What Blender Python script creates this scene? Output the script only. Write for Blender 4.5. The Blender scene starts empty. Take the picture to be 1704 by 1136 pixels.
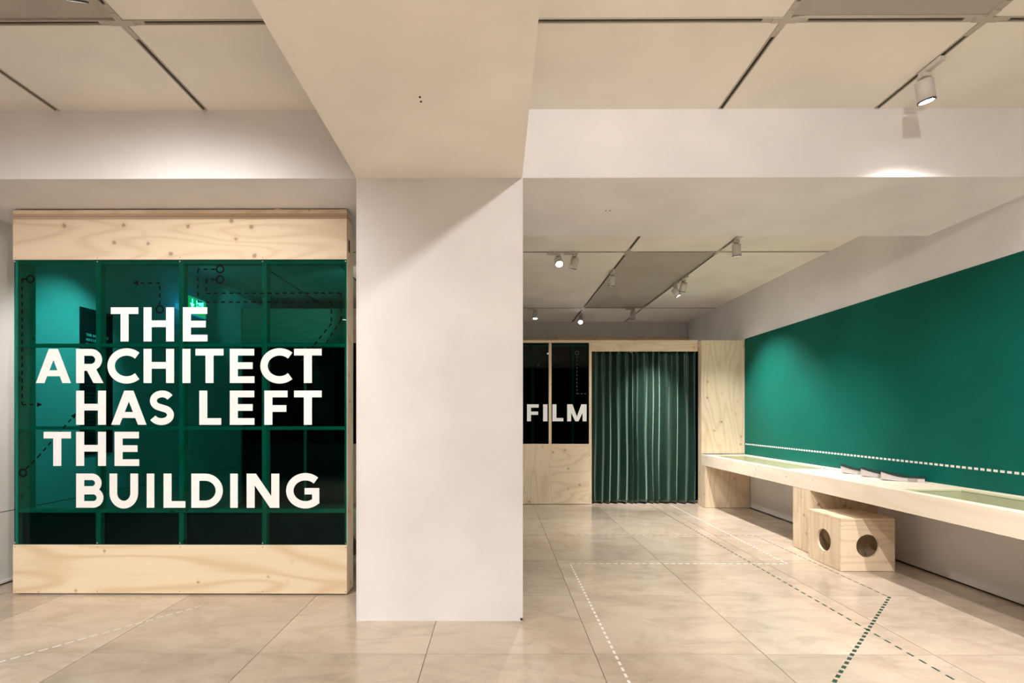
import bpy, math, random
from mathutils import Vector, Matrix
random.seed(7)
R = math.radians
sc = bpy.context.scene
col = sc.collection

# ------------------------------------------------------------------ camera, world, exposure
F_PX, W_PX, H_PX = 853.0, 1704.0, 1136.0
YAW = R(0.3)
VP = (828.0, 694.0)                     # where lines running straight into the room meet
cam_d = bpy.data.cameras.new('camera'); cam = bpy.data.objects.new('camera', cam_d); col.objects.link(cam)
cam_d.sensor_width = 36.0; cam_d.lens = 36.0 * F_PX / W_PX
ppx = VP[0] - F_PX * math.tan(YAW)
cam_d.shift_x = (W_PX / 2 - ppx) / W_PX
cam_d.shift_y = (VP[1] - H_PX / 2) / W_PX
cam.location = (0, 0, 1.3); cam.rotation_euler = (R(90), 0, YAW)
cam_d.clip_start = 0.05
sc.camera = cam
w = bpy.data.worlds.new('world'); sc.world = w; w.use_nodes = True
w.node_tree.nodes['Background'].inputs[0].default_value = (0.5, 0.45, 0.4, 1)
w.node_tree.nodes['Background'].inputs[1].default_value = 0.05
sc.view_settings.view_transform = 'Standard'; sc.view_settings.look = 'None'
sc.view_settings.gamma = 1.0; sc.view_settings.use_curve_mapping = False
sc.view_settings.exposure = 0.5
LAMP_COL = (1.0, 0.965, 0.93)
PW = 1.0                                # one dimmer for every lamp in the room

# ------------------------------------------------------------------ room measures (metres)
XL, XR = -3.85, 3.62
XN = -7.6                                # the near part of the gallery is wider on the left
YB, YF = 9.75, -5.2
ZC, ZC2, ZS = 3.263, 3.11, 2.826         # ceiling near, ceiling far, underside of beams
BY0, BY1 = 3.271, 4.331                  # cross beam
CX0, CX1 = -0.901, 0.157                 # column and long beam

# ------------------------------------------------------------------ materials
def newmat(name):
    m = bpy.data.materials.new(name); m.use_nodes = True
    nt = m.node_tree; return m, nt, nt.nodes['Principled BSDF']
def N(nt, t, **kw):
    n = nt.nodes.new(t)
    for k, v in kw.items():
        if k.startswith('i_'): n.inputs[k[2:].replace('_', ' ')].default_value = v
        else: setattr(n, k, v)
    return n
def L(nt, a, b): nt.links.new(a, b)
def coords(nt, rnd=True, scale=(1, 1, 1)):
    tc = N(nt, 'ShaderNodeTexCoord'); out = tc.outputs['Object']
    if rnd:
        oi = N(nt, 'ShaderNodeObjectInfo')
        mu = N(nt, 'ShaderNodeVectorMath', operation='SCALE'); mu.inputs[0].default_value = (31.7, 17.3, 23.9)
        L(nt, oi.outputs['Random'], mu.inputs['Scale'])
        ad = N(nt, 'ShaderNodeVectorMath', operation='ADD'); L(nt, out, ad.inputs[0]); L(nt, mu.outputs[0], ad.inputs[1])
        out = ad.outputs[0]
    base = out
    mp = N(nt, 'ShaderNodeMapping'); mp.inputs['Scale'].default_value = scale; L(nt, out, mp.inputs['Vector'])
    return base, mp.outputs[0]
def ramp(nt, fac, stops):
    r = N(nt, 'ShaderNodeValToRGB'); e = r.color_ramp.elements
    e[0].position, e[0].color = stops[0][0], (*stops[0][1], 1); e[1].position, e[1].color = stops[-1][0], (*stops[-1][1], 1)
    for p, c in stops[1:-1]:
        x = e.new(p); x.color = (*c, 1)
    L(nt, fac, r.inputs[0]); return r.outputs[0]
def mixc(nt, fac, a, b, blend='MIX'):
    m = N(nt, 'ShaderNodeMix', data_type='RGBA', blend_type=blend)
    for sock, v in ((m.inputs[0], fac), (m.inputs[6], a), (m.inputs[7], b)):
        if isinstance(v, (int, float)): sock.default_value = v
        elif isinstance(v, tuple): sock.default_value = (*v, 1)
        else: L(nt, v, sock)
    return m.outputs[2]
def math_(nt, op, a, b=None):
    m = N(nt, 'ShaderNodeMath', operation=op)
    for s, v in ((m.inputs[0], a), (m.inputs[1], b)):
        if v is None: continue
        if isinstance(v, (int, float)): s.default_value = v
        else: L(nt, v, s)
    return m.outputs[0]

def paint(name, c, rough=0.6, var=0.04, spec=0.3):
    m, nt, p = newmat(name)
    b, v = coords(nt, False, (1, 1, 1))
    n = N(nt, 'ShaderNodeTexNoise', i_Scale=1.7, i_Detail=4.0); L(nt, v, n.inputs['Vector'])
    d = tuple(x * (1 - var * 2) for x in c); u = tuple(min(1, x * (1 + var)) for x in c)
    L(nt, ramp(nt, n.outputs['Fac'], [(0.3, d), (0.7, u)]), p.inputs['Base Color'])
    n2 = N(nt, 'ShaderNodeTexNoise', i_Scale=160.0, i_Detail=2.0); L(nt, v, n2.inputs['Vector'])
    bp = N(nt, 'ShaderNodeBump', i_Strength=0.04, i_Distance=0.002); L(nt, n2.outputs['Fac'], bp.inputs['Height'])
    L(nt, bp.outputs[0], p.inputs['Normal'])
    p.inputs['Roughness'].default_value = rough; p.inputs['Specular IOR Level'].default_value = spec
    return m
def plain(name, c, rough=0.5, metal=0.0, spec=0.5, emit=None, es=0.0):
    m, nt, p = newmat(name)
    b, v = coords(nt, True)
    n = N(nt, 'ShaderNodeTexNoise', i_Scale=40.0, i_Detail=2.0); L(nt, v, n.inputs['Vector'])
    L(nt, ramp(nt, n.outputs['Fac'], [(0.3, tuple(x * 0.95 for x in c)), (0.7, c)]), p.inputs['Base Color'])
    p.inputs['Roughness'].default_value = rough; p.inputs['Metallic'].default_value = metal
    p.inputs['Specular IOR Level'].default_value = spec
    if emit:
        p.inputs['Emission Color'].default_value = (*emit, 1); p.inputs['Emission Strength'].default_value = es
    return m
def plywood(name, axis, light=(0.83, 0.68, 0.50), dark=(0.66, 0.48, 0.31), knots=0.20, kscale=9.0, rings=30.0, contrast=0.62):
    m, nt, p = newmat(name)
    sc_ = [3.2, 3.2, 3.2]; sc_['XYZ'.index(axis)] = 0.55
    base, v = coords(nt, True, tuple(sc_))
    n = N(nt, 'ShaderNodeTexNoise', i_Scale=1.0, i_Detail=1.5, i_Roughness=0.4); L(nt, v, n.inputs['Vector'])
    s = math_(nt, 'SINE', math_(nt, 'MULTIPLY', n.outputs['Fac'], rings * 2.6))
    g = math_(nt, 'MULTIPLY_ADD', s, 0.5); nt.nodes[-1].inputs[2].default_value = 0.5
    g = math_(nt, 'POWER', g, 3.0)
    sf = [70.0, 70.0, 70.0]; sf['XYZ'.index(axis)] = 2.0
    mp = N(nt, 'ShaderNodeMapping'); mp.inputs['Scale'].default_value = tuple(sf); L(nt, base, mp.inputs['Vector'])
    f = N(nt, 'ShaderNodeTexNoise', i_Scale=1.0, i_Detail=3.0); L(nt, mp.outputs[0], f.inputs['Vector'])
    big = N(nt, 'ShaderNodeTexNoise', i_Scale=1.3, i_Detail=2.0); L(nt, v, big.inputs['Vector'])
    c = mixc(nt, math_(nt, 'MULTIPLY', g, contrast), light, dark)
    c = mixc(nt, math_(nt, 'MULTIPLY', f.outputs['Fac'], 0.25), c, tuple(x * 0.75 for x in dark))
    c = mixc(nt, math_(nt, 'MULTIPLY', big.outputs['Fac'], 0.35), c, tuple(min(1, x * 0.96) for x in light))
    if knots > 0:
        vo = N(nt, 'ShaderNodeTexVoronoi', feature='F1', i_Scale=kscale)
        wn = N(nt, 'ShaderNodeTexNoise', i_Scale=30.0, i_Detail=1.0); L(nt, base, wn.inputs['Vector'])
        ws = N(nt, 'ShaderNodeVectorMath', operation='SCALE'); L(nt, wn.outputs['Color'], ws.inputs[0]); ws.inputs['Scale'].default_value = 0.014
        wa = N(nt, 'ShaderNodeVectorMath', operation='ADD'); L(nt, base, wa.inputs[0]); L(nt, ws.outputs[0], wa.inputs[1]); L(nt, wa.outputs[0], vo.inputs['Vector'])
        gate = N(nt, 'ShaderNodeSeparateColor'); L(nt, vo.outputs['Color'], gate.inputs[0])
        sz = math_(nt, 'ADD', math_(nt, 'MULTIPLY', gate.outputs[1], 0.55), 0.38)
        kd = math_(nt, 'DIVIDE', vo.outputs['Distance'], sz)
        k = ramp(nt, kd, [(knots * 0.55, (1, 1, 1)), (knots, (0, 0, 0))])
        halo = ramp(nt, kd, [(knots, (0.35, 0.35, 0.35)), (knots * 2.4, (0, 0, 0))])
        gt = math_(nt, 'GREATER_THAN', gate.outputs[0], 0.3)
        c = mixc(nt, math_(nt, 'MULTIPLY', halo, gt), c, dark)
        c = mixc(nt, math_(nt, 'MULTIPLY', math_(nt, 'MULTIPLY', k, gt), 0.68), c, (0.25, 0.17, 0.11))
    L(nt, c, p.inputs['Base Color'])
    p.inputs['Roughness'].default_value = 0.55; p.inputs['Specular IOR Level'].default_value = 0.25
    bp = N(nt, 'ShaderNodeBump', i_Strength=0.12, i_Distance=0.001); L(nt, f.outputs['Fac'], bp.inputs['Height']); L(nt, bp.outputs[0], p.inputs['Normal'])
    return m
def ply_edge(name):
    m, nt, p = newmat(name)
    base, v = coords(nt, False, (1, 1, 1))
    wv = N(nt, 'ShaderNodeTexWave', bands_direction='Z', i_Scale=75.0, i_Distortion=0.6, i_Detail=2.0); L(nt, v, wv.inputs['Vector'])
    L(nt, ramp(nt, wv.outputs['Fac'], [(0.25, (0.40, 0.27, 0.17)), (0.6, (0.70, 0.54, 0.38))]), p.inputs['Base Color'])
    p.inputs['Roughness'].default_value = 0.7
    return m
def sheet(name, tint, rough=0.0, ior=1.49, gain=1.0):
    """clear coloured acrylic or glass: each face lets tint through, and reflects by Fresnel"""
    m, nt, p = newmat(name); nt.nodes.remove(p)
    t = N(nt, 'ShaderNodeBsdfTransparent'); t.inputs[0].default_value = (*tint, 1)
    g = N(nt, 'ShaderNodeBsdfGlossy'); g.inputs['Roughness'].default_value = rough
    b, v = coords(nt, False, (1, 1, 1))
    nz = N(nt, 'ShaderNodeTexNoise', i_Scale=1.2, i_Detail=1.0); L(nt, v, nz.inputs['Vector'])
    bp = N(nt, 'ShaderNodeBump', i_Strength=0.02, i_Distance=0.01); L(nt, nz.outputs['Fac'], bp.inputs['Height']); L(nt, bp.outputs[0], g.inputs['Normal'])
    fr = N(nt, 'ShaderNodeFresnel'); ge = N(nt, 'ShaderNodeNewGeometry')
    mr = N(nt, 'ShaderNodeMapRange'); mr.inputs['To Min'].default_value = ior; mr.inputs['To Max'].default_value = 1.0 / ior   # same reflectance on both faces of the sheet
    L(nt, ge.outputs['Backfacing'], mr.inputs['Value']); L(nt, mr.outputs[0], fr.inputs['IOR'])
    mx = N(nt, 'ShaderNodeMixShader'); L(nt, math_(nt, 'MULTIPLY', fr.outputs[0], gain), mx.inputs[0]); L(nt, t.outputs[0], mx.inputs[1]); L(nt, g.outputs[0], mx.inputs[2])
    L(nt, mx.outputs[0], nt.nodes['Material Output'].inputs['Surface'])
    return m
def stone(name):
    m, nt, p = newmat(name)
    base, v = coords(nt, True, (1, 1, 1))
    oi = N(nt, 'ShaderNodeObjectInfo')
    a = N(nt, 'ShaderNodeTexNoise', i_Scale=2.2, i_Detail=8.0, i_Roughness=0.62, i_Distortion=0.6); L(nt, v, a.inputs['Vector'])
    mp = N(nt, 'ShaderNodeMapping'); mp.inputs['Scale'].default_value = (1.5, 3.4, 1); mp.inputs['Rotation'].default_value = (0, 0, 0.35); L(nt, base, mp.inputs['Vector'])
    b = N(nt, 'ShaderNodeTexNoise', i_Scale=1.6, i_Detail=7.0, i_Roughness=0.68, i_Distortion=1.0); L(nt, mp.outputs[0], b.inputs['Vector'])
    c = ramp(nt, a.outputs['Fac'], [(0.28, (0.49, 0.39, 0.30)), (0.5, (0.585, 0.48, 0.38)), (0.72, (0.64, 0.54, 0.44))])
    vein = ramp(nt, b.outputs['Fac'], [(0.48, (0, 0, 0)), (0.74, (0.6, 0.6, 0.6))])
    c = mixc(nt, vein, c, (0.36, 0.285, 0.215))
    fl = N(nt, 'ShaderNodeTexNoise', i_Scale=55.0, i_Detail=3.0); L(nt, v, fl.inputs['Vector'])
    c = mixc(nt, ramp(nt, fl.outputs['Fac'], [(0.62, (0, 0, 0)), (0.74, (0.35, 0.35, 0.35))]), c, (0.36, 0.26, 0.18))
    tv = N(nt, 'ShaderNodeMapRange'); tv.inputs['To Min'].default_value = 0.90; tv.inputs['To Max'].default_value = 1.08
    L(nt, oi.outputs['Random'], tv.inputs['Value'])
    vm = N(nt, 'ShaderNodeVectorMath', operation='SCALE'); L(nt, c, vm.inputs[0]); L(nt, tv.outputs[0], vm.inputs['Scale'])
    L(nt, vm.outputs[0], p.inputs['Base Color'])
    p.inputs['Roughness'].default_value = 0.17
    p.inputs['Specular IOR Level'].default_value = 0.75
    return m
def velvet(name):
    m, nt, p = newmat(name)
    b, v = coords(nt, False, (1, 1, 1))
    mp = N(nt, 'ShaderNodeMapping'); mp.inputs['Scale'].default_value = (14, 14, 60); L(nt, b, mp.inputs['Vector'])
    n = N(nt, 'ShaderNodeTexNoise', i_Scale=1.0, i_Detail=4.0); L(nt, mp.outputs[0], n.inputs['Vector'])
    L(nt, ramp(nt, n.outputs['Fac'], [(0.3, (0.0045, 0.016, 0.012)), (0.7, (0.010, 0.029, 0.022))]), p.inputs['Base Color'])
    p.inputs['Roughness'].default_value = 0.36; p.inputs['Specular IOR Level'].default_value = 0.8; p.inputs['Specular Tint'].default_value = (0.75, 1.0, 0.85, 1)
    p.inputs['Sheen Weight'].default_value = 0.4; p.inputs['Sheen Tint'].default_value = (0.55, 0.85, 0.65, 1); p.inputs['Sheen Roughness'].default_value = 0.4
    bp = N(nt, 'ShaderNodeBump', i_Strength=0.15, i_Distance=0.003); L(nt, n.outputs['Fac'], bp.inputs['Height']); L(nt, bp.outputs[0], p.inputs['Normal'])
    return m

M = dict(
    wall=paint('white wall paint', (0.84, 0.815, 0.815)),
    ceil=paint('ceiling white', (0.88, 0.83, 0.76), 0.8),
    charcoal=paint('charcoal wall paint', (0.035, 0.033, 0.03), 0.7),
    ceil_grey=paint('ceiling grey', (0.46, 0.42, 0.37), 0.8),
    green=paint('green wall paint', (0.0022, 0.104, 0.076), 0.55, 0.06, 0.12),
    stone=stone('limestone'), grout=plain('grout', (0.13, 0.09, 0.06), 0.9),
    ply_x=plywood('plywood grain across', 'X'), ply_y=plywood('plywood grain along', 'Y'), ply_z=plywood('plywood grain upright', 'Z'),
    pine_x=plywood('clear pine plywood', 'X', (0.85, 0.71, 0.51), (0.66, 0.45, 0.25), 0.13, 7.0, 22.0, 0.7),
    bench=plywood('bench plywood', 'Y', (0.90, 0.80, 0.66), (0.78, 0.64, 0.49), 0.15, 9.0, 22.0, 0.4),
    edge=ply_edge('plywood layered edge'),
    acrylic=sheet('green acrylic', (0.135, 0.56, 0.535), gain=0.45),
    dark_acrylic=sheet('dark green acrylic', (0.10, 0.34, 0.29), gain=0.4),
    glass=sheet('vitrine glass', (0.95, 0.985, 0.95), 0.0, 1.5, 0.3),
    white_vinyl=plain('white vinyl', (0.93, 0.92, 0.91), 0.55, 0, 0.3),
    black_vinyl=plain('black vinyl', (0.004, 0.004, 0.004), 0.9, 0, 0.05), grey_vinyl=plain('grey vinyl', (0.09, 0.09, 0.09), 0.6),
    green_tape=plain('dark green tape', (0.015, 0.06, 0.04), 0.6), brown_tape=plain('faded dark tape', (0.14, 0.10, 0.07), 0.6),
    white_tape=plain('white tape', (0.78, 0.75, 0.71), 0.6),
    lamp=plain('white lamp body', (0.62, 0.58, 0.53), 0.45), lamp_dark=plain('lamp rim', (0.03, 0.03, 0.03), 0.4),
    lens=plain('lamp lens', (0.9, 0.9, 0.9), 0.3, 0, 0.5, (1, 0.96, 0.9), 30.0),
    track=plain('track profile', (0.50, 0.45, 0.38), 0.5), slot=plain('track slot', (0.045, 0.035, 0.025), 0.7),
    velvet=velvet('green velvet'), black=plain('black cloth', (0.004, 0.004, 0.004), 0.9, 0, 0.1),
    screw=plain('screw steel', (0.45, 0.43, 0.40), 0.35, 0.9), slot_shade=plain('slot shade', (0.10, 0.05, 0.025), 0.8),
    cover=plain('dark booklet cover', (0.012, 0.022, 0.022), 0.45), pages=plain('booklet pages', (0.50, 0.46, 0.45), 0.8), tabs=plain('grey page section', (0.30, 0.27, 0.25), 0.8),
    sign_green=plain('lit green sign', (0.02, 0.25, 0.08), 0.4, 0, 0.5, (0.03, 0.55, 0.12), 1.6), sign_white=plain('lit white pictogram', (0.9, 0.9, 0.9), 0.4, 0, 0.5, (0.8, 1, 1), 14.0),
    sign_case=plain('sign housing', (0.55, 0.6, 0.7), 0.4, 0, 0.5, (0.35, 0.6, 1.0), 0.8),
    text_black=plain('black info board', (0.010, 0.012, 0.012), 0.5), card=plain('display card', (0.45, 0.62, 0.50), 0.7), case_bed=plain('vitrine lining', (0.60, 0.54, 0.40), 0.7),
)

# ------------------------------------------------------------------ mesh helpers
ORG = {}
class MB:
    def __init__(s): s.v = []; s.f = []
    def box(s, x0, x1, y0, y1, z0, z1):
        b = len(s.v)
        s.v += [(x0, y0, z0), (x1, y0, z0), (x1, y1, z0), (x0, y1, z0), (x0, y0, z1), (x1, y0, z1), (x1, y1, z1), (x0, y1, z1)]
        s.f += [tuple(b + i for i in q) for q in ((0, 3, 2, 1), (4, 5, 6, 7), (0, 1, 5, 4), (1, 2, 6, 5), (2, 3, 7, 6), (3, 0, 4, 7))]
        return s
    def prism(s, poly, fn, t0, t1):
        """poly: 2D outline; fn(u, v, t) -> 3D point; extruded from t0 to t1"""
        b = len(s.v); n = len(poly)
        s.v += [fn(u, v, t0) for u, v in poly] + [fn(u, v, t1) for u, v in poly]
        s.f.append(tuple(b + i for i in range(n))); s.f.append(tuple(b + n + i for i in reversed(range(n))))
        for i in range(n):
            j = (i + 1) % n; s.f.append((b + i, b + n + i, b + n + j, b + j))
        return s
    def lathe(s, prof, o, d, n=24, caps=True):
        """prof: list of (distance along d, radius)"""
        d = Vector(d).normalized(); a = d.orthogonal().normalized(); c = d.cross(a); o = Vector(o); b = len(s.v)
        for h, r in prof:
            for k in range(n):
                t = 2 * math.pi * k / n
                s.v.append(tuple(o + d * h + (a * math.cos(t) + c * math.sin(t)) * r))
        for i in range(len(prof) - 1):
            for k in range(n):
                k2 = (k + 1) % n
                s.f.append((b + i * n + k, b + i * n + k2, b + (i + 1) * n + k2, b + (i + 1) * n + k))
        if not caps:
            return s
        s.f.append(tuple(b + k for k in reversed(range(n)))); e = b + (len(prof) - 1) * n
        s.f.append(tuple(e + k for k in range(n)))
        return s
    def build(s, name, mat, parent=None, org=None, bevel=0.0, smooth=False):
        if parent is not None: org = ORG[parent.name]
        elif org is None:
            xs = [p[0] for p in s.v]; ys = [p[1] for p in s.v]; zs = [p[2] for p in s.v]
            org = ((min(xs) + max(xs)) / 2, (min(ys) + max(ys)) / 2, min(zs))
        me = bpy.data.meshes.new(name)
        me.from_pydata([(x - org[0], y - org[1], z - org[2]) for x, y, z in s.v], [], s.f)
        me.validate(); me.update()
        import bmesh
        bm = bmesh.new(); bm.from_mesh(me); bmesh.ops.recalc_face_normals(bm, faces=bm.faces); bm.to_mesh(me); bm.free()
        me.materials.append(M[mat] if isinstance(mat, str) else mat)
        o = bpy.data.objects.new(name, me); col.objects.link(o)
        if parent is not None: o.parent = parent
        else: o.location = org
        ORG[o.name] = org
        if smooth:
            for p in me.polygons: p.use_smooth = len(p.vertices) == 4
        if bevel:
            bv = o.modifiers.new('bevel', 'BEVEL'); bv.width = bevel; bv.segments = 1; bv.limit_method = 'ANGLE'
        return o
def tag(o, label=None, cat=None, group=None, kind=None):
    if label: o['label'] = label
    if cat: o['category'] = cat
    if group: o['group'] = group
    if kind: o['kind'] = kind
    return o
def thing(name, label, cat, loc, group=None):
    o = bpy.data.objects.new(name, None); col.objects.link(o); o.location = loc; o.empty_display_size = 0.1
    ORG[o.name] = tuple(loc); return tag(o, label, cat, group)
def box(name, mat, b, parent=None, bevel=0.0):
    return MB().box(*b).build(name, mat, parent, bevel=bevel)
def struct(name, mat, b, label, bevel=0.0):
    return tag(box(name, mat, b, None, bevel), label, None, None, 'structure')

# ------------------------------------------------------------------ letters
SV, SH = 0.235, 0.195
def stroke(path, wd):
    q = []; n = len(path); sides = []
    for i, (x, y) in enumerate(path):
        a = path[max(0, i - 1)]; b = path[min(n - 1, i + 1)]
        tx, ty = b[0] - a[0], b[1] - a[1]; l = math.hypot(tx, ty) or 1
        nx, ny = -ty / l * wd / 2, tx / l * wd / 2
        sides.append(((x + nx, y + ny), (x - nx, y - ny)))
    for i in range(n - 1): q.append([sides[i][0], sides[i + 1][0], sides[i + 1][1], sides[i][1]])
    return q
def arc(cx, cy, rx, ry, a0, a1, n=20):
    return [(cx + rx * math.cos(R(a0 + (a1 - a0) * i / n)), cy + ry * math.sin(R(a0 + (a1 - a0) * i / n))) for i in range(n + 1)]
def rect(x0, y0, x1, y1): return [(x0, y0), (x1, y0), (x1, y1), (x0, y1)]
def bowl(x0, xr, yt, yb, wd):
    ry = (yt - yb) / 2 - wd / 2; cy = (yt + yb) / 2; rx = min(ry * 1.05, xr - wd / 2 - x0 - 0.02); cx = xr - wd / 2 - rx
    return [(x0, yt - wd / 2)] + arc(cx, cy, rx, ry, 90, -90) + [(x0, yb + wd / 2)]
def glyph(ch, w):
    S = rect(0, 0, SV, 1)
    if ch == 'T': return [rect(0, 1 - SH, w, 1), rect(w / 2 - SV / 2, 0, w / 2 + SV / 2, 1 - SH)]
    if ch == 'H': return [S, rect(w - SV, 0, w, 1), rect(SV, 0.42, w - SV, 0.42 + SH)]
    if ch == 'E': return [S, rect(SV, 0, w, SH), rect(SV, 0.41, w * 0.93, 0.41 + SH), rect(SV, 1 - SH, w * 0.99, 1)]
    if ch == 'F': return [S, rect(SV, 0.38, w * 0.95, 0.38 + SH), rect(SV, 1 - SH, w, 1)]
    if ch == 'L': return [S, rect(SV, 0, w, SH)]
    if ch == 'I': return [rect(0, 0, w, 1)]
    if ch == 'X': return [[(0, 0), (0.28, 0), (w, 1), (w - 0.28, 1)], [(w - 0.28, 0), (w, 0), (0.28, 1), (0, 1)]]
    if ch == 'A':
        a = 0.135; c = w / 2
        return [[(0, 0), (0.25, 0), (c + a - 0.01, 1), (c - a, 1)], [(w - 0.25, 0), (w, 0), (c + a, 1), (c - a + 0.01, 1)], rect(0.2, 0.20, w - 0.2, 0.375)]
    if ch == 'N': return [S, rect(w - SV, 0, w, 1), [(0, 1), (SV * 1.15, 1), (w, 0), (w - SV * 1.15, 0)]]
    if ch == 'M':
        c = w / 2; t = 0.25
        return [S, rect(w - SV, 0, w, 1), [(0, 1), (t + 0.06, 1), (c + 0.10, 0), (c - 0.10, 0)], [(w - t - 0.06, 1), (w, 1), (c + 0.10, 0), (c - 0.10, 0)]]
    if ch == 'D': return [S] + stroke(bowl(SV / 2, w, 1, 0, 0.21), 0.21)
    if ch == 'B': return [S] + stroke(bowl(SV / 2, w * 0.93, 1, 0.44, 0.19), 0.19) + stroke(bowl(SV / 2, w, 0.585, 0, 0.195), 0.195)
    if ch == 'R': return [S] + stroke(bowl(SV / 2, w * 0.95, 1, 0.36, 0.20), 0.20) + [[(w * 0.36, 0.42), (w * 0.36 + 0.27, 0.46), (w, 0), (w - 0.29, 0)]]
    if ch == 'U':
        rx = w / 2 - SV / 2; ry = 0.34
        return stroke([(SV / 2, 1)] + arc(w / 2, ry + 0.09, rx, ry, 180, 360, 28) + [(w - SV / 2, 1)], 0.225)
    if ch == 'C': return stroke(arc(0.57, 0.5, 0.455, 0.41, 47, 313, 36), 0.215)
    if ch == 'G': return stroke(arc(0.565, 0.5, 0.455, 0.41, 47, 318, 36), 0.215) + [rect(w * 0.56, 0.395, w, 0.58), rect(w - 0.21, 0.13, w, 0.42)]
    if ch == 'S':
        p = arc(w * 0.52, 0.705, 0.355 * w, 0.20, 28, 245, 18) + arc(w * 0.49, 0.288, 0.37 * w, 0.195, 62, -155, 18)
        return stroke(p, 0.20)
def letter(ch, x0, x1, z0, hgt, y, parent, mat='white_vinyl', t=0.0015):
    mb = MB(); w = (x1 - x0) / hgt
    for k, poly in enumerate(glyph(ch, w)):
        mb.prism(poly, lambda u, v, tt: (x0 + u * hgt, y - tt, z0 + v * hgt), 0.0, t + 0.00004 * k)
    return mb.build('letter', mat, parent)

# ------------------------------------------------------------------ track lamps (each carries its own light)
def lamp(label, at, axis, aim, power=60.0, angle=60.0, blend=0.7, zc=ZC, drop=0.095, length=0.115, radius=0.043):
    x, y = at; root = thing('track_spotlight', label, 'spotlight', (x, y, zc), 'white track spotlights')
    lx, ly = (0.075, 0.017) if axis == 'x' else (0.017, 0.075)
    box('adaptor', 'lamp', (x - lx, x + lx, y - ly, y + ly, zc - 0.030, zc - 0.004), root, 0.003)
    dx, dy = (0.045, 0.0) if axis == 'x' else (0.0, 0.045)
    px, py = x + dx, y + dy
    box('driver_box', 'lamp', (px - 0.026, px + 0.026, py - 0.026, py + 0.026, zc - 0.052, zc - 0.030), root, 0.004)
    piv = Vector((px, py, zc - drop))
    MB().lathe([(0, 0.011), (drop - 0.052, 0.011)], piv, (0, 0, 1), 12).build('stem', 'lamp', root, smooth=True)
    d = (Vector(aim) - piv).normalized()
    h0 = piv - d * 0.030
    head = MB().lathe([(0, radius * 0.86), (0.006, radius), (length, radius), (length, radius * 0.9), (length - 0.012, radius * 0.85)], h0, d, 28).build('head', 'lamp', root, smooth=True)
    MB().lathe([(length - 0.004, radius * 1.015), (length + 0.003, radius * 1.015), (length + 0.003, radius * 0.86), (length - 0.004, radius * 0.86), (length - 0.004, radius * 1.015)], h0, d, 28, False).build('rim', 'lamp_dark', head)
    MB().lathe([(length - 0.011, radius * 0.84), (length - 0.008, radius * 0.84)], h0, d, 28).build('lens', 'lens', head)
    ld = bpy.data.lights.new('spot_beam', 'SPOT'); ld.energy = power * PW; ld.color = LAMP_COL
    ld.spot_size = R(angle); ld.spot_blend = blend; ld.shadow_soft_size = 0.03
    lo = bpy.data.objects.new('spot_beam', ld); col.objects.link(lo)
    p = h0 + d * (length + 0.035)
    lo.location = p - Vector(root.location); lo.rotation_euler = d.to_track_quat('-Z', 'Y').to_euler(); lo.parent = root
    return root

# ================================================================== STRUCTURE
# floor: dark bed with stone tiles laid in it
floor = struct('floor', 'grout', (XN - 0.2, XR + 0.3, YF, YB, -0.12, -0.0035), 'beige limestone floor laid in large square tiles')
TX, TY = 0.927, 0.924
xs = [0.535 + TX * k for k in range(-9, 5)]; ys = [2.818 + TY * k for k in range(-8, 9)]
g = 0.0019
for a, b in zip(xs[:-1], xs[1:]):
    for c, d in zip(ys[:-1], ys[1:]):
        x0, x1, y0, y1 = max(a, XL if c > 2.9 else XN) + g, min(b, XR) - g, max(c, YF) + g, min(d, YB) - g
        if x1 - x0 < 0.05 or y1 - y0 < 0.05: continue
        MB().box(x0, x1, y0, y1, -0.02, 0.0).build('tile', 'stone', floor)

# walls
wl = struct('wall_left', 'wall', (XL - 0.2, XL, BY0, YB, 0.012, 3.4), 'white side wall at the left edge')
box('seam', 'slot', (XL, XL + 0.0015, 3.3, 7.6, 0.563, 0.567), wl)
box('base_strip', 'wall', (XL, XL + 0.012, 3.3, 7.6, 0.012, 0.03), wl)
wr = struct('wall_right', 'wall', (XR, XR + 0.2, YF, YB, 0.012, 3.4), 'right side wall, white above and below a green band')
box('green_band', 'green', (XR - 0.004, XR, -1.5, 7.52, 0.70, 2.445), wr)['label'] = 'deep green painted band'
box('base_strip', 'wall', (XR - 0.005, XR - 0.0005, 0.5, 7.3, 0.012, 0.024), wr)
wb = struct('wall_back', 'wall', (XL - 0.2, XR + 0.2, YB, YB + 0.2, 0.0, 3.4), 'dim white wall far behind the film booth')
box('wood_rail', 'ply_x', (XL, XR, YB - 0.03, YB, 2.72, 2.83), wb)
struct('wall_front', 'charcoal', (XN - 0.2, XR + 0.2, YF - 0.2, YF, 0.0, 3.4), 'charcoal wall at the near end of the room')
struct('wall_side', 'charcoal', (XN - 0.2, XN, YF, BY0, 0.0, 3.4), 'charcoal wall closing the wider near part of the room on the left')
struct('wall_return', 'wall', (XN, XL - 0.2, BY0, BY0 + 0.2, 0.0, 3.4), 'white return wall left of the cross beam')

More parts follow.
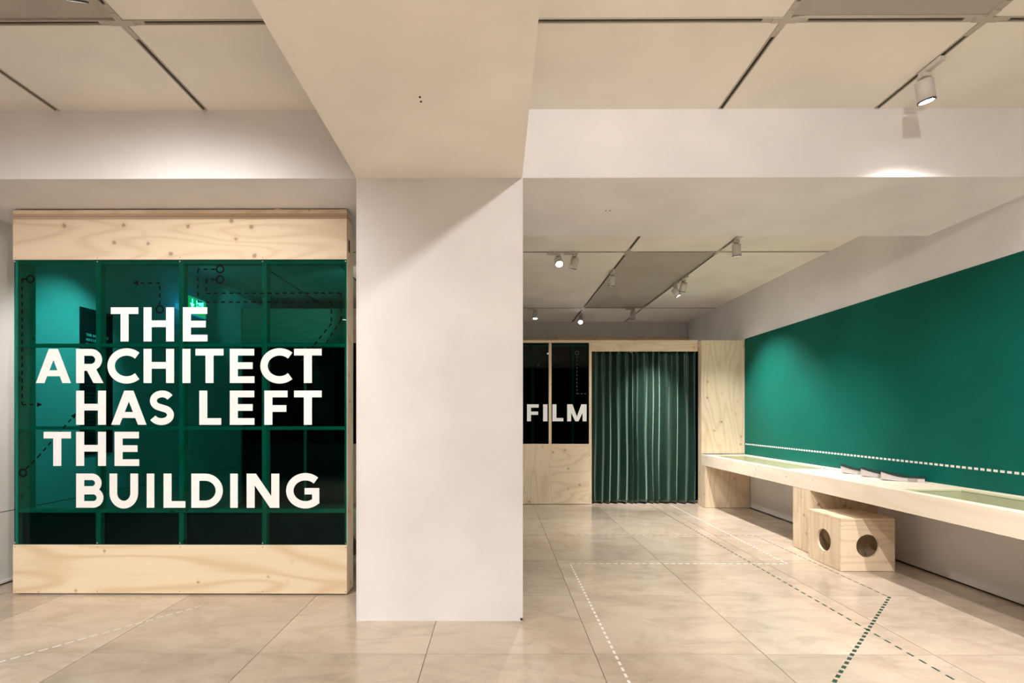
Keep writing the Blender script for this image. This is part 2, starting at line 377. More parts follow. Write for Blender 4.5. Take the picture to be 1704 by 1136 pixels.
# beams and column
bm_ = struct('ceiling_beam', 'wall', (XL, XR, BY0, BY1, ZS, 3.39), 'deep white beam crossing the room from wall to wall')
b2 = struct('ceiling_beam', 'ceil', (CX0, CX1, YF, BY0, ZS, 3.39), 'wide white beam running towards the viewer above the column')
for zz in (0.0, 0.035):
    MB().lathe([(0, 0.005), (0.004, 0.005)], (-0.37, 2.475 - zz, ZS - 0.004), (0, 0, 1), 10).build('screw', 'slot', b2)
MB().lathe([(0, 0.004), (0.004, 0.004)], (0.80, 3.79, ZS - 0.004), (0, 0, 1), 10).build('screw', 'slot', bm_)
MB().lathe([(0, 0.004), (0.004, 0.004)], (0.83, 3.79, ZS - 0.004), (0, 0, 1), 10).build('screw', 'slot', bm_)
cl = struct('column', 'wall', (CX0, CX1, BY0, BY1, 0.0, ZS), 'square white column standing in front of the film booth')
box('corner_bead', 'wall', (CX1 - 0.012, CX1 + 0.004, BY0 - 0.004, BY0 + 0.01, 0.022, ZS), cl)
box('corner_bead', 'wall', (CX0 - 0.001, CX0 + 0.008, BY0 - 0.002, BY0 + 0.01, 0.0, ZS), cl)
box('chipped_corner', 'slot', (CX1 - 0.012, CX1 + 0.003, BY0 - 0.003, BY0 + 0.01, 0.006, 0.020), cl)

# ceilings: slab with flush panels between the light tracks
YT0, YT1, YT2, YT3 = -0.44, 2.54, 5.62, 8.51
G = 0.018
xA = [XN - G, -5.7, -4.75, -3.78, -2.82, -1.87, CX0 + G]; xB = [CX1 - G, 1.42, 2.41, XR + G]
c1 = struct('ceiling', 'slot', (XN, XR, YF, BY0, ZC + 0.022, ZC + 0.12), 'near ceiling of pale flush panels between light tracks')
c2 = struct('ceiling', 'slot', (XL, XR, BY1, YB, ZC2 + 0.022, ZC2 + 0.14), 'far ceiling of pale flush panels behind the cross beam')
def panels(s, zc, xc, yc, grey):
    for a, b in zip(xc[:-1], xc[1:]):
        for c, d in zip(yc[:-1], yc[1:]):
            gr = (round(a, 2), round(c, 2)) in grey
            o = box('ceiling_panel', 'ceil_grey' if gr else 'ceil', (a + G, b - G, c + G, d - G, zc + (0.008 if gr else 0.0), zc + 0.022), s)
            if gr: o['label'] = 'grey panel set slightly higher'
yN = [YF - G, YT0, YT1, BY0 + G]; yFr = [BY1 - G, YT2, YT3, YB + G]
panels(c1, ZC, xA, yN, {(-2.82, YT0)}); panels(c1, ZC, xB, yN, {(1.42, YT0)})
panels(c2, ZC2, [XL - G, -2.82, -1.87, 1.42, 2.41, XR + G], yFr, {(1.42, YT2)})

# light tracks let into the joints between the panels
def track(label, axis, pos, a, b, zc, crosses=()):
    mid = (a + b) / 2; loc = (pos, mid, zc) if axis == 'y' else (mid, pos, zc)
    t = thing('lighting_track', label, 'light track', loc, 'ceiling light tracks')
    def bar(name, mat, o0, o1, s0, s1, z0, z1):
        return box(name, mat, (pos + o0, pos + o1, s0, s1, z0, z1) if axis == 'y' else (s0, s1, pos + o0, pos + o1, z0, z1), t)
    cuts = [a] + [v for c in sorted(crosses) for v in (c - 0.022, c + 0.022)] + [b]
    for s0, s1 in zip(cuts[0::2], cuts[1::2]):
        bar('rail', 'track', -0.0165, -0.0105, s0, s1, zc - 0.003, zc + 0.020)
        bar('rail', 'track', 0.0105, 0.0165, s0, s1, zc - 0.003, zc + 0.020)
        bar('slot', 'slot', -0.0103, 0.0103, s0, s1, zc + 0.006, zc + 0.020)
        for e, k in ((s0, 1), (s1, -1)):
            if e in (a, b): continue
            bar('end_feed', 'track', -0.0100, 0.0100, min(e, e + k * 0.09), max(e, e + k * 0.09), zc - 0.002, zc + 0.0058)
    return t
for x, nm in ((-2.82, 'left edge'), (-1.87, 'long beam on its left')):
    track('light track running into the room, near ceiling, by the ' + nm, 'y', x, YF, BY0 - 0.001, ZC, (YT0, YT1))
for x, nm in ((1.42, 'long beam on its right'), (2.41, 'green wall')):
    track('light track running into the room, near ceiling, by the ' + nm, 'y', x, YF, BY0 - 0.001, ZC, (YT0, YT1))
track('light track running crosswise on the near ceiling, left of the long beam', 'x', YT1, XN, CX0, ZC, (-2.82, -1.87))
track('light track running crosswise on the near ceiling, right of the long beam', 'x', YT1, CX1, XR, ZC, (1.42, 2.41))
track('light track running crosswise behind the viewer, right of the long beam', 'x', YT0, CX1, XR, ZC, (1.42, 2.41))
track('light track running crosswise behind the viewer, left of the long beam', 'x', YT0, XN, CX0, ZC, (-2.82, -1.87))
for x, nm in ((-2.82, 'the far left, behind the green acrylic screen'), (-1.87, 'the left, behind the green acrylic screen'), (1.42, 'the left edge of the grey panel'), (2.41, 'the right edge of the grey panel')):
    track('light track on the far ceiling running along ' + nm, 'y', x, BY1 + 0.001, YB, ZC2, (YT2, YT3))
for y, nm in ((YT2, 'nearer the cross beam'), (YT3, 'above the film booth')):
    track('light track running crosswise on the far ceiling, ' + nm, 'x', y, XL, XR, ZC2, (-2.82, -1.87, 1.42, 2.41))
def cross(x, y, zc, label):
    t = MB(); a, l = 0.0172, 0.062
    plus = [(a, a), (a, l), (-a, l), (-a, a), (-l, a), (-l, -a), (-a, -a), (-a, -l), (a, -l), (a, -a), (l, -a), (l, a)]
    t.prism(plus, lambda u, v, w_: (x + u, y + v, zc - 0.0056 + w_), 0, 0.0022)
    t.box(x - 0.021, x + 0.021, y - 0.021, y + 0.021, zc - 0.0033, zc + 0.018)
    o = t.build('track_junction', 'track', None, (x, y, zc)); tag(o, label, 'track junction', 'cross junctions joining the light tracks')
for x, n1 in ((-1.87, 'left'), (1.42, 'middle'), (2.41, 'right')):
    cross(x, YT1, ZC, {'left': 'cross junction of tracks on the near ceiling, left of the long beam', 'middle': 'cross junction of tracks on the near ceiling, just right of the long beam', 'right': 'cross junction of tracks on the near ceiling above the green wall'}[n1])
for x, y, l in ((1.42, YT2, 'cross junction at the near left corner of the far grey panel'), (2.41, YT2, 'cross junction at the near right corner of the far grey panel'),
                (1.42, YT3, 'cross junction at the far left corner of the far grey panel'), (2.41, YT3, 'cross junction at the far right corner of the far grey panel')):
    cross(x, y, ZC2, l)

# ================================================================== GREEN ACRYLIC SCREEN (left)
PY = 3.735; U = 0.0043787                     # front plane; metres to one layout unit on it
PX = lambda px: (px - 828.0) * U
PZ = lambda py: 1.3 - (py - 694.0) * U
SX0, SX1 = -3.55, -1.10; SYB = 3.90
scr = thing('title_screen', 'tall plywood framed screen with green acrylic sheet and large white title lettering', 'screen wall', ((SX0 + SX1) / 2, (PY + SYB) / 2, 0))
box('lower_panel', 'pine_x', (SX0, SX1, PY, PY + 0.02, 0.012, 0.368), scr, 0.0012)
box('upper_panel', 'ply_x', (SX0, SX1, PY, PY + 0.02, 2.452, 2.748), scr, 0.0012)
for k, (z0, z1, dy) in enumerate(((2.749, 2.768, 0.0), (2.769, 2.786, 0.002), (2.787, 2.816, 0.001))):
    box('cap_board', 'edge' if k < 2 else 'ply_x', (SX0, SX1, PY - dy, PY + 0.14, z0, z1), scr, 0.001)
box('side_board', 'ply_z', (SX0, SX0 + 0.021, PY + 0.021, SYB, 0.012, 2.748), scr, 0.001)
sb = box('side_board', 'ply_z', (SX1 - 0.021, SX1, PY + 0.021, SYB, 0.012, 2.748), scr, 0.001)
box('hand_slot', 'slot_shade', (SX1, SX1 + 0.001, 3.77, 3.81, 2.52, 2.61), sb)  # flat dark patch, painted for the shade inside the slot
for k in range(1, 4):
    cx = SX0 + (SX1 - SX0) * k / 4
    box('mullion', 'ply_z', (cx - 0.018, cx + 0.018, PY + 0.021, PY + 0.075, 0.03, 2.748), scr, 0.001)
for z in (0.61, 1.22, 1.83, 2.44):
    for k in range(4):
        a = SX0 + (SX1 - SX0) * k / 4 + (0.0215 if k == 0 else 0.0185); b = SX0 + (SX1 - SX0) * (k + 1) / 4 - (0.0215 if k == 3 else 0.0185)
        box('shelf', 'ply_x', (a, b, PY + 0.0215, PY + 0.074, z - 0.012, z + 0.012), scr, 0.001)
for k in range(4):                            # low black boards added to keep the bottom bays dark
    a = SX0 + (SX1 - SX0) * k / 4 + 0.022; b = SX0 + (SX1 - SX0) * (k + 1) / 4 - 0.022
    box('bay_darkener', 'text_black', (a, b, PY + 0.055, PY + 0.072, 0.03, 0.597), scr)
ac = box('acrylic_sheet', 'acrylic', (SX0 + 0.010, SX1 - 0.004, PY, PY + 0.006, 0.369, 2.451), scr)
ac['label'] = 'glossy see-through green acrylic sheet with white title lettering'
z2 = lambda z: PX(z / 2.84); zh = 162 / 2.84 * U
for base, items in (
    (703, (('T', 517, 648), ('H', 673, 818), ('E', 860, 977))),
    (900, (('A', 160, 327), ('R', 352, 482), ('C', 500, 645), ('H', 673, 818), ('I', 858, 896), ('T', 920, 1053), ('E', 1083, 1200), ('C', 1227, 1372), ('T', 1388, 1519))),
    (1098, (('H', 352, 494), ('A', 519, 687), ('S', 700, 818), ('L', 938, 1042), ('E', 1083, 1200), ('F', 1247, 1357), ('T', 1388, 1519))),
    (1293, (('T', 197, 327), ('H', 352, 494), ('E', 535, 652))),
    (1491, (('B', 352, 482), ('U', 510, 648), ('I', 688, 724), ('L', 768, 872), ('D', 900, 1050), ('I', 1085, 1121), ('N', 1163, 1318), ('G', 1350, 1508)))):
    for ch, a, b in items:
        letter(ch, z2(a), z2(b), PZ(320 + base / 2.84), zh, PY, ac)
def route(pts, circle=None, arrow=None, dash=0.030, gap=0.026, wd=0.010, mat='black_vinyl', y=PY, parent=None, cr=0.026):
    fn = lambda u, v, t: (u, y - t, v)
    if circle:
        mb = MB(); ring = arc(circle[0], circle[1], cr, cr, 0, 360, 28)
        for q in stroke(ring, wd * 1.1): mb.prism(q, fn, 0, 0.001)
        mb.build('ring_mark', mat, parent)
    for (xa, za), (xb, zb) in zip(pts[:-1], pts[1:]):
        l = math.hypot(xb - xa, zb - za); ux, uz = (xb - xa) / l, (zb - za) / l; s = 0.0
        while s < l:
            e = min(l, s + dash)
            if e - s > 0.004: MB().prism(stroke([(xa + ux * s, za + uz * s), (xa + ux * e, za + uz * e)], wd)[0], fn, 0, 0.001).build('dash', mat, parent)
            s += dash + gap
    if arrow:
        (xa, za), (xb, zb) = pts[-2], pts[-1]; l = math.hypot(xb - xa, zb - za); ux, uz = (xb - xa) / l, (zb - za) / l
        MB().prism([(xb + ux * 0.04, zb + uz * 0.04), (xb - uz * 0.018, zb + ux * 0.018), (xb + uz * 0.018, zb - ux * 0.018)], fn, 0, 0.001).build('arrowhead', mat, parent)
P = lambda x, y: (PX(x), PZ(y))
route([P(40, 463), P(33, 463), P(33, 673), P(58, 673)], P(47, 463), True, parent=ac)
route([P(264, 507), P(264, 470), P(228, 470)], P(264, 514), True, parent=ac)
route([P(357, 447), P(328, 447), P(328, 502), P(551, 502), P(551, 538), P(521, 575), P(500, 600)], P(365, 447), parent=ac)
route([P(357, 464), P(342, 464), P(342, 487), P(567, 487), P(567, 532), P(539, 575), P(520, 600)], P(365, 464), parent=ac)
route([P(40, 780), P(60, 760), P(118, 694)], P(34.5, 787), True, parent=ac)
def screw(x, y, z, parent, r=0.0045):
    MB().lathe([(0, r), (0.0015, r), (0.0022, r * 0.6)], (x, y, z), (0, -1, 0), 8).build('screw', 'screw', parent)
for k in range(5):
    x = SX0 + 0.016 + (SX1 - SX0 - 0.026) * k / 4
    screw(x, PY, 2.438, ac); screw(x, PY, 0.381, ac); screw(x, PY, 0.352, scr); screw(x, PY, 0.028, scr); screw(x, PY, 2.468, scr)
wd_ = MB().box(PX(456), PX(466), PY + 0.0, PY + 0.08, 2.8162, 2.8235).build('shim', 'ply_x'); tag(wd_, 'little wooden shim wedged on top of the title screen', 'shim')

# ================================================================== FILM BOOTH (back)
FY = 7.66
fb = thing('film_booth', 'long plywood partition with dark green windows and white word lettering', 'partition', (-1.0, FY + 0.05, 0))
FZ = 2.45; posts = [1.385, 0.785, 0.17, -0.44, -1.05, -1.66, -2.27, -2.88, -3.49]
box('top_rail', 'ply_x', (XL + 0.01, 2.985, FY - 0.004, FY + 0.12, FZ - 0.038, FZ), fb, 0.001)
for i, x in enumerate(posts):
    box('post', 'ply_z', (x - 0.02, x + 0.02, FY - 0.002, FY + 0.10, 0.004, FZ - 0.039), fb, 0.001)
panes = []
edges = posts + [XL + 0.01]
for a, b in zip(edges[1:], edges[:-1]):
    x0, x1 = a + 0.0205, b - 0.0205
    box('lower_panel', 'text_black' if x1 < -2.2 else 'ply_x' if (len(panes) % 2 == 0) else 'ply_z', (x0, x1, FY, FY + 0.018, 0.006, 0.902), fb, 0.001)  # leftmost panels coloured black to keep the view through the acrylic dark
    panes.append(box('window_pane', 'dark_acrylic', (x0, x1, FY + 0.004, FY + 0.010, 0.904, FZ - 0.040), fb))
    cx = (x0 + x1) / 2 + 0.06
    box('inner_fin', 'ply_z', (cx - 0.015, cx + 0.015, FY + 0.14, FY + 0.3, 0.02, FZ - 0.05), fb)
box('header', 'ply_x', (1.406, 2.985, FY, FY + 0.018, 2.282, FZ - 0.0385), fb, 0.001)
box('light_blocker', 'text_black', (XL + 0.02, 3.5, FY + 0.121, 8.0, FZ - 0.02, FZ - 0.002), fb)  # unseen board added to stop lamp light leaking through the windows
fs = box('upper_fascia', 'ply_x', (XL + 0.01, -1.0, FY + 0.02, FY + 0.05, FZ + 0.001, 2.93), fb)
FU = FY / 853.0
for ch, a, b, pi in (('F', 877, 896.4, 1), ('I', 903.8, 911, 1), ('L', 919.2, 937.5, 0), ('M', 943.8, 976, 0)):
    letter(ch, (a - 828) * FU, (b - 828) * FU, 1.3 - (700.7 - 694) * FU, 0.253, FY + 0.004, panes[pi])
Q = lambda x, y: ((x - 828) * FU, 1.3 - (y - 694) * FU)
route([Q(960, 592), Q(960, 655), Q(977, 655)], Q(960, 587), None, 0.03, 0.025, 0.008, 'grey_vinyl', FY + 0.004, panes[0])
ep = thing('booth_end_panel', 'knotty plywood end panel between the green curtain and the green wall', 'panel', (3.3, 7.6, 0.765))
box('face_sheet', 'ply_z', (2.99, XR - 0.005, 7.53, 7.548, 0.766, 2.428), ep, 0.001)
box('side_return', 'ply_z', (2.99, 3.008, 7.5485, 7.66, 0.766, 2.428), ep, 0.001)
box('top_cap', 'ply_x', (3.009, XR - 0.005, 7.5485, 7.70, 2.40, 2.428), ep)
box('lower_return', 'ply_z', (2.99, 3.008, 7.53, 7.66, 0.004, 0.765), ep)
bk = tag(box('blackout_cloth', 'black', (XL + 0.02, 3.6, 7.97, 7.985, 0.01, 2.40)), 'black cloth added inside the film booth to darken its windows', 'cloth')  # backing added so the windows look black

# curtain
def curtain():
    nx, nz = 260, 44; x0, x1, z0, z1 = 1.412, 3.00, 0.012, 2.30
    rnd = random.Random(3); ph = []; acc = 0.0
    cuts = [0.0]
    while cuts[-1] < 1.0: cuts.append(cuts[-1] + rnd.uniform(0.045, 0.11))
    sc_ = cuts[-1]; cuts = [c / sc_ for c in cuts]
    def phase(u):
        for i in range(len(cuts) - 1):
            if u <= cuts[i + 1]: return i + (u - cuts[i]) / (cuts[i + 1] - cuts[i])
        return len(cuts) - 1.0
    amps = [rnd.uniform(0.6, 1.15) for _ in range(len(cuts) + 2)]
    V = []; Fc = []
    for j in range(nz + 1):
        v = j / nz
        for i in range(nx + 1):
            u = i / nx
            uu = min(1, max(0, u + 0.006 * math.sin(7 * v + 9 * u) * (1 - v)))
            p = phase(uu); k = int(p); fr = p - k
            a = amps[k] * (1 - fr) + amps[k + 1] * fr
            wv = 1 - 2 * abs(math.sin(math.pi * p)) ** 1.15
            amp = 0.058 * a * (0.8 + 0.35 * (1 - v))
            y = FY + 0.075 + amp * wv + 0.006 * math.sin(23 * u + 5 * v) + 0.004 * math.sin(61 * u - 11 * v)
            x = x0 + (x1 - x0) * u + 0.012 * math.sin(2 * math.pi * p) * (0.6 + 0.4 * (1 - v))
            z = z0 + (z1 - z0) * v + (0.010 * math.sin(4.2 * u * 6.28 + 1) + 0.006 * math.sin(31 * u)) * (1 - v) ** 8 + 0.010 * (1 - v) ** 8
            V.append((x, y, z))
    for j in range(nz):
        for i in range(nx):
            a = j * (nx + 1) + i; Fc.append((a, a + 1, a + nx + 2, a + nx + 1))
    mb = MB(); mb.v = V; mb.f = Fc
    ct = thing('velvet_curtain', 'dark green velvet curtain hanging in folds across the booth doorway', 'curtain', (2.22, FY + 0.075, 0.0))
    o = mb.build('drape', 'velvet', ct, smooth=True)
    sd = o.modifiers.new('thickness', 'SOLIDIFY'); sd.thickness = 0.004
    MB().lathe([(0, 0.012), (1.66, 0.012)], (1.40, FY + 0.075, 2.318), (1, 0, 0), 12).build('curtain_rod', 'lamp_dark', ct, smooth=True)
curtain()

# ================================================================== BENCHES
BX0, BX1, BZ, BA = 2.974, XR - 0.006, 0.758, 0.605
def bench(label, y0, y1, gy0, gy1, cardspec):
    t = thing('display_bench', label, 'display bench', ((BX0 + BX1) / 2, (y0 + y1) / 2, 0), 'plywood display benches along the green wall')
    box('front_apron', 'bench', (BX0, BX0 + 0.020, y0, y1, BA, BZ), t, 0.001)
    box('back_rail', 'bench', (BX1 - 0.02, BX1, y0, y1, BA, BZ - 0.0185), t)
    for a, b in ((y0, y0 + 0.14), (y1 - 0.14, y1)):
        lg = box('leg', 'ply_z', (BX0 + 0.001, BX1, a + 0.0008, b - 0.0008, 0.004, BA - 0.0005), t, 0.001)
    gx0, gx1 = BX0 + 0.075, BX1 - 0.085
    box('top_board', 'bench', (BX0 + 0.0205, gx0, y0, y1, BZ - 0.018, BZ), t)
    box('top_board', 'bench', (gx1, BX1, y0, y1, BZ - 0.018, BZ), t)
    for a, b in ((y0, gy0), (gy1, y1)):
        if b - a > 0.01: box('top_board', 'bench', (gx0 + 0.0005, gx1 - 0.0005, a, b, BZ - 0.018, BZ), t)
    vt = box('vitrine_tray', 'case_bed', (gx0 - 0.02, gx1 + 0.02, gy0 - 0.02, gy1 + 0.02, BA + 0.002, BA + 0.012), t)
    mb = MB()
    mb.box(gx0 - 0.015, gx0 - 0.003, gy0 - 0.003, gy1 + 0.003, BA + 0.0125, BZ - 0.019); mb.box(gx1 + 0.003, gx1 + 0.015, gy0 - 0.003, gy1 + 0.003, BA + 0.0125, BZ - 0.019)
    mb.box(gx0 - 0.003, gx1 + 0.003, gy0 - 0.015, gy0 - 0.003, BA + 0.0125, BZ - 0.019); mb.box(gx0 - 0.003, gx1 + 0.003, gy1 + 0.003, gy1 + 0.015, BA + 0.0125, BZ - 0.019)
    mb.build('vitrine_lining', 'case_bed', vt)
    box('glass_lid', 'glass', (gx0 + 0.001, gx1 - 0.001, gy0 + 0.001, gy1 - 0.001, BZ - 0.0075, BZ - 0.0015), t)
    return t
bench('far plywood display bench reaching the booth end panel, glass let into its top', 5.04, 7.50, 5.40, 7.36, None)
bench('near plywood display bench with booklets lying on its top, running out of the picture', 2.58, 5.036, 2.72, 3.92, None)
for (x, y, rz, wx, wy, lb) in ((3.30, 6.35, 0.1, 0.10, 0.14, 'small pale green card lying under glass in the far bench'),):
    fn = lambda u, v, t: (x + u * math.cos(rz) - v * math.sin(rz), y + u * math.sin(rz) + v * math.cos(rz), BA + 0.0125 + t)
    tag(MB().prism([(-wx, -wy), (wx, -wy), (wx, wy), (-wx, wy)], fn, 0, 0.05).build('display_card', 'card'), lb, 'card')

# booklets
def booklet(label, cx, cy, rz, ln=0.29, wdt=0.20, th=0.032, lift=0.034):
    t = thing('booklet', label, 'booklet', (cx, cy, BZ), 'booklets lying on the near bench')
    ca, sa = math.cos(rz), math.sin(rz)
    n = 14; us = [-ln / 2 + ln * i / n for i in range(n + 1)]
    curve = lambda u: lift * max(0.0, (-u / (ln / 2)) + 0.15) ** 1.6
    def fn(u, v, tt): return (cx + u * ca - tt * sa, cy + u * sa + tt * ca, BZ + 0.0008 + v)
    mb = MB()
    for a, b in zip(us[:-1], us[1:]):
        mb.prism([(a, curve(a) * 0.25), (b, curve(b) * 0.25), (b, th + curve(b)), (a, th + curve(a))], fn, -wdt / 2, wdt / 2)
    pg = mb.build('pages', 'pages', t)
    mb = MB(); mb.prism([(ln * 0.12, 0.0005), (ln * 0.34, 0.0005), (ln * 0.34, th - 0.0005), (ln * 0.12, th - 0.0005)], fn, -wdt / 2 - 0.0012, -wdt / 2)
    mb.build('grey_section', 'tabs', pg)
    mb = MB()
    for a, b in zip(us[:-1], us[1:]):
        a2, b2 = a * 1.03, b * 1.03
        mb.prism([(a2, th + curve(a) + 0.0005), (b2, th + curve(b) + 0.0005), (b2, th + curve(b) + 0.007), (a2, th + curve(a) + 0.007)], fn, -wdt / 2 - 0.004, wdt / 2 + 0.004)
    mb.build('cover', 'cover', t, smooth=False)
for lb, x, y, a in (('dark covered booklet on the near bench, closest to the glass lid', 3.46, 4.40, R(-38)), ('dark covered booklet in the middle of the three on the near bench', 3.475, 4.66, R(-40)), ('dark covered booklet farthest along the near bench, by the seam', 3.475, 4.93, R(-42))):
    booklet(lb, x, y, a, wdt=0.16)

# ================================================================== STOOLS with round holes
def hole_panel(cx, cy, cz, ax, w, h, t, r):
    mb = MB(); n = 48
    def pt(u, v, d): return (cx + u, cy + d, cz + v) if ax == 'y' else (cx + d, cy + u, cz + v)
    outer = []; inner = []
    for k in range(n):
        a = 2 * math.pi * (k + 0.5) / n; c, s = math.cos(a), math.sin(a)
        f = min(w / 2 / max(abs(c), 1e-6), h / 2 / max(abs(s), 1e-6)); outer.append([c * f, s * f]); inner.append((c * r, s * r))
    for q in ((1, 1), (1, -1), (-1, 1), (-1, -1)):           # square corners
        tgt = (q[0] * w / 2, q[1] * h / 2); i = min(range(n), key=lambda k: (outer[k][0] - tgt[0]) ** 2 + (outer[k][1] - tgt[1]) ** 2); outer[i] = list(tgt)
    b = 0
    for d in (-t / 2, t / 2):
        mb.v += [pt(u, v, d) for u, v in outer] + [pt(u, v, d) for u, v in inner]
    for k in range(n):
        j = (k + 1) % n; o = 2 * n
        mb.f += [(k, j, n + j, n + k), (o + k, o + n + k, o + n + j, o + j), (k, o + k, o + j, j), (n + k, n + j, o + n + j, o + n + k)]
    return mb
def stool(label, x0, x1, y0, y1, h):
    t = thing('cube_stool', label, 'stool', ((x0 + x1) / 2, (y0 + y1) / 2, 0), 'plywood cube stools with round hand holes')
    th = 0.021; cx, cy = (x0 + x1) / 2, (y0 + y1) / 2; hz = h - th - 0.004; cz = 0.003 + hz / 2; r = 0.097
    hole_panel(cx, y0 + th / 2, cz, 'y', x1 - x0, hz, th, r).build('side_panel', 'ply_x', t)
    hole_panel(cx, y1 - th / 2, cz, 'y', x1 - x0, hz, th, r).build('side_panel', 'ply_x', t)
    for xx in (x0 + th / 2, x1 - th / 2):
        hole_panel(xx, cy, cz, 'x', y1 - y0 - 2 * th - 0.001, hz, th, r).build('side_panel', 'ply_z', t)
    box('seat', 'ply_x', (x0, x1, y0, y1, h - th, h), t, 0.0012)
    for a, b in ((x0 + 0.005, x0 + 0.014), (x1 - 0.014, x1 - 0.005)):
        for z in (0.06, 0.22, 0.38): screw((a + b) / 2, y0, z, t, 0.0035)
stool('plywood cube stool with round holes pushed partly under the near bench', 2.892, 3.347, 4.336, 4.786, 0.448)
stool('plywood cube stool standing behind the right edge of the title screen', -1.475, -1.025, 4.36, 4.80, 0.448)

# ================================================================== THINGS BEHIND THE SCREEN
eb = thing('info_board', 'black information board with small white text on the left wall, seen through the green acrylic', 'board', (XL + 0.004, 4.95, 1.1))
fnw = lambda y, z, t: (XL + 0.002 + t, y, z)
MB().prism([(4.70, 0.95), (5.09, 0.95), (5.09, 2.32), (4.70, 2.32)], fnw, 0, 0.012).build('board', 'text_black', eb)
def walltext(s, y0, z0, h, parent):
    y = y0; mb = MB(); wm = {'I': 0.235, 'A': 1.0, 'C': 0.9, 'R': 0.8, 'N': 0.95, 'G': 1.0, 'D': 0.93, 'S': 0.73, 'L': 0.66, 'E': 0.72, 'F': 0.7}
    for ch in s:
        if ch == ' ': y += 0.35 * h; continue
        wdt = wm.get(ch, 0.85)
        for p in glyph(ch, wdt): mb.prism([(y + u * h, z0 + v * h) for u, v in p], fnw, 0.0121, 0.0128)
        y += (wdt + 0.14) * h
    mb.build('lettering', 'white_vinyl', parent)
for k, s in enumerate(('THE ARCHITECT', 'HAS LEFT THE', 'BUILDING')): walltext(s, 4.76, 2.06 - k * 0.045, 0.024, eb)
mb = MB(); rr = random.Random(5)
for k in range(22):
    z = 1.88 - k * 0.036
    if k % 5 == 4: continue
    y = 4.76
    while y < 5.02 - rr.uniform(0, 0.08):
        l = rr.uniform(0.015, 0.05); mb.prism([(y, z), (y + l, z), (y + l, z + 0.009), (y, z + 0.009)], fnw, 0.0121, 0.0126); y += l + 0.009
tag(mb.build('small_print', 'grey_vinyl', eb), kind='stuff')
ex = thing('exit_sign', 'lit green exit sign with white arrow on the left wall, behind the lettering', 'exit sign', (-3.66, 6.1, 2.53))
box('housing', 'sign_case', (-3.69, -3.655, 6.00, 6.41, 2.53, 2.745), ex, 0.003)
box('face', 'sign_green', (-3.655, -3.652, 6.015, 6.395, 2.54, 2.735), ex)
box('bracket', 'sign_case', (XL, -3.691, 6.1, 6.3, 2.60, 2.66), ex)
fne = lambda y, z, t: (-3.652 + t, y, z)
mb = MB(); mb.prism(rect(6.105, 2.63, 6.125, 2.715), fne, 0, 0.001); mb.prism([(6.115, 2.60), (6.16, 2.66), (6.07, 2.66)], fne, 0, 0.001); mb.build('arrow', 'sign_white', ex)
mb = MB()
for row, s in enumerate(('FIRE', 'EXIT')):
    y = 6.20
    for ch in s:
        wdt = {'I': 0.235, 'R': 0.8, 'X': 0.9, 'T': 0.8}.get(ch, 0.7)
        for p in glyph(ch, wdt): mb.prism([(y + u * 0.05, 2.665 - row * 0.065 + v * 0.05) for u, v in p], fne, 0, 0.001)
        y += (wdt + 0.15) * 0.05
mb.build('lettering', 'sign_white', ex)

# ================================================================== DASHED TAPE LINES
def dashes(name, label, pts, mat, dash, period, wd, cat='tape line'):
    root = thing(name, label, cat, (pts[0][0], pts[0][1], 0.0))
    me = MB().box(0, dash, -wd / 2, wd / 2, 0.0003, 0.0011); me = me.build('dash', mat, None, (0, 0, 0)); first = me
    for (xa, ya), (xb, yb) in zip(pts[:-1], pts[1:]):
        l = math.hypot(xb - xa, yb - ya); ux, uy = (xb - xa) / l, (yb - ya) / l; q = 0.0
        while q < l - dash * 0.6:
            if first is not None: o = first; first = None
            else: o = me.copy(); col.objects.link(o)
            o.parent = root; o.location = (xa + ux * q - pts[0][0], ya + uy * q - pts[0][1], 0); o.rotation_euler = (0, 0, math.atan2(uy, ux)); q += period
    return root
dashes('dashed_line', 'white dashed tape line on the floor turning a corner right of the column', [(0.645, 0.9), (0.645, 4.56), (2.57, 4.56), (2.57, 7.62)], 'white_tape', 0.038, 0.064, 0.014)
dashes('dashed_line', 'white dashed tape line slanting across the floor before the title screen', [(-2.044, 3.52), (-3.79, 1.16)], 'white_tape', 0.040, 0.058, 0.013)
dashes('dashed_line', 'long thin dark dashed tape line running from the curtain towards the viewer', [(2.262, 7.6), (2.262, 1.2)], 'green_tape', 0.045, 0.082, 0.012)
dashes('dashed_line', 'thin brownish dashed tape line on the floor passing beside the cube stool', [(0.2, 5.66), (2.83, 5.66), (2.83, 3.74)], 'brown_tape', 0.045, 0.075, 0.010)
dashes('dotted_line', 'bold green dotted tape line slanting across the floor at lower right', [(2.835, 3.723), (0.6, 1.46)], 'green_tape', 0.036, 0.066, 0.019)
wt = thing('dashed_line', 'white dashed tape line along the green wall above the benches', 'tape line', (XR - 0.0046, 4.4, 0.911))
y = 1.3; d0 = None
while y < 7.5:
    if d0 is None: d0 = o = MB().box(-0.0005, 0.0005, 0, 0.033, -0.009, 0.009).build('dash', 'white_tape', None, (0, 0, 0))
    else: o = d0.copy(); col.objects.link(o)
    o.parent = wt; o.location = (0, y - 4.4, 0); y += 0.0505

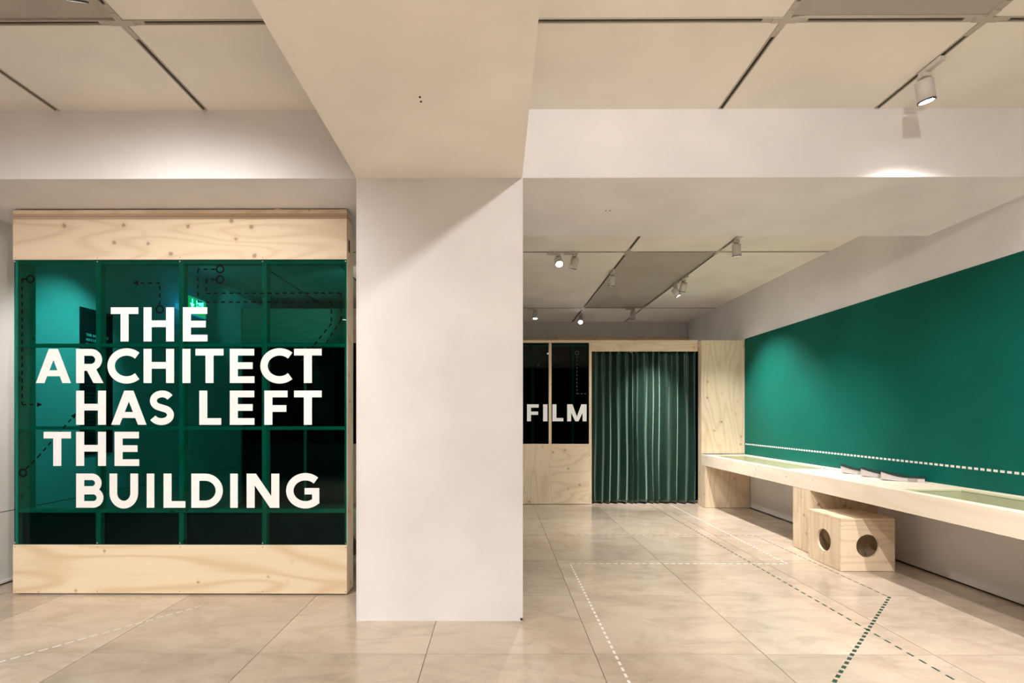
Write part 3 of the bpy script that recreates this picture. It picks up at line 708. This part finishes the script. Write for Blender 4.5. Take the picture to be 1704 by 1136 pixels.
# ================================================================== LAMPS
lamp('white track spotlight at the top left corner, only its lower end showing', (-1.80, 2.09), 'x', (-2.1, 3.75, 0.6), 78, 135, 1.0, drop=0.15)
lamp('white track spotlight on the near ceiling above the green wall', (2.41, 2.86), 'y', (2.95, 3.1, 0.3), 85, 123, 1.0)
lamp('white track spotlight facing the viewer, left of the pair on the far crosswise track', (0.62, YT2), 'x', (0.9, 2.4, 0.0), 90, 70, 0.9, ZC2)
lamp('white track spotlight angled left, right of the pair on the far crosswise track', (0.80, YT2), 'x', (0.2, 6.8, 0.2), 35, 100, 1.0, ZC2)
lamp('white track spotlight on the left edge of the far grey ceiling panel', (1.42, 6.32), 'y', (1.2, 7.1, 0.0), 40, 100, 1.0, ZC2)
lamp('white track spotlight shining at the far left end above the film booth', (1.46, 9.0), 'y', (1.0, 6.0, 0.6), 55, 70, 0.7, ZC2)
lamp('white track spotlight nearest the cross beam, on the right edge of the grey panel', (2.41, 5.14), 'y', (2.8, 5.75, 0.0), 230, 95, 1.0, ZC2)
lamp('white track spotlight, farther of the two side by side over the far bench', (2.41, 6.92), 'y', (3.5, 6.6, 1.0), 320, 76, 1.0, ZC2)
lamp('white track spotlight, nearer of the two side by side over the far bench', (2.41, 6.60), 'y', (2.25, 7.7, 1.15), 430, 46, 1.0, ZC2)
lamp('white track spotlight on the crosswise track at the far corner of the grey panel', (2.2, YT3), 'x', (2.3, 9.4, 0.0), 110, 100, 0.7, ZC2)
lamp('small lit track spotlight next to the column, above the film booth', (0.58, YT3), 'x', (0.5, 7.9, 0.2), 90, 100, 0.7, ZC2)
lamp('white track spotlight hidden behind the column, aimed at the far bench', (0.0, YT2), 'x', (3.0, 6.2, 0.6), 70, 90, 1.0, ZC2)
lamp('white track spotlight behind the title screen, lighting the left wall', (-2.82, 4.75), 'y', (-3.85, 4.5, 1.75), 100, 62, 1.0, ZC2)
lamp('white track spotlight behind the viewer aimed at the column', (0.50, YT0), 'x', (0.5, 3.27, 1.3), 135, 140, 1.0)
lamp('white track spotlight behind the viewer lighting the floor right of the column', (1.42, 0.6), 'y', (2.6, 3.5, 0.5), 290, 66, 1.0)
lamp('white track spotlight behind the viewer lighting the floor by the green wall', (2.41, 1.2), 'y', (2.4, 3.4, 0.1), 150, 68, 1.0)
lamp('added fill spotlight behind the viewer brightening the title screen and left beam', (-5.65, YT0), 'x', (-2.7, 3.7, 0.9), 430, 54, 1.0, drop=0.30)  # fill lamp added out of view to lift the dim left side
# fill lamps added out of view; their floor bounce brightens the whole room
lamp('added fill spotlight behind the viewer at the left, bouncing light off the floor', (-2.82, -2.0), 'y', (-2.5, -1.0, 0.0), 580, 120, 1.0)
lamp('added fill spotlight behind the viewer at the right, bouncing light off the floor', (2.41, -2.0), 'y', (2.2, -1.4, 0.0), 430, 120, 1.0)
lamp('added fill spotlight behind the viewer near the long beam, bouncing light off the floor', (1.42, -2.6), 'y', (0.8, -1.9, 0.0), 430, 120, 1.0)
lamp('added spotlight hidden behind the column to light the upper booth board', (-1.0, YT2), 'x', (-3.4, 7.68, 2.72), 60, 32, 0.4, ZC2)  # added out of sight so the upper board shows a lit patch
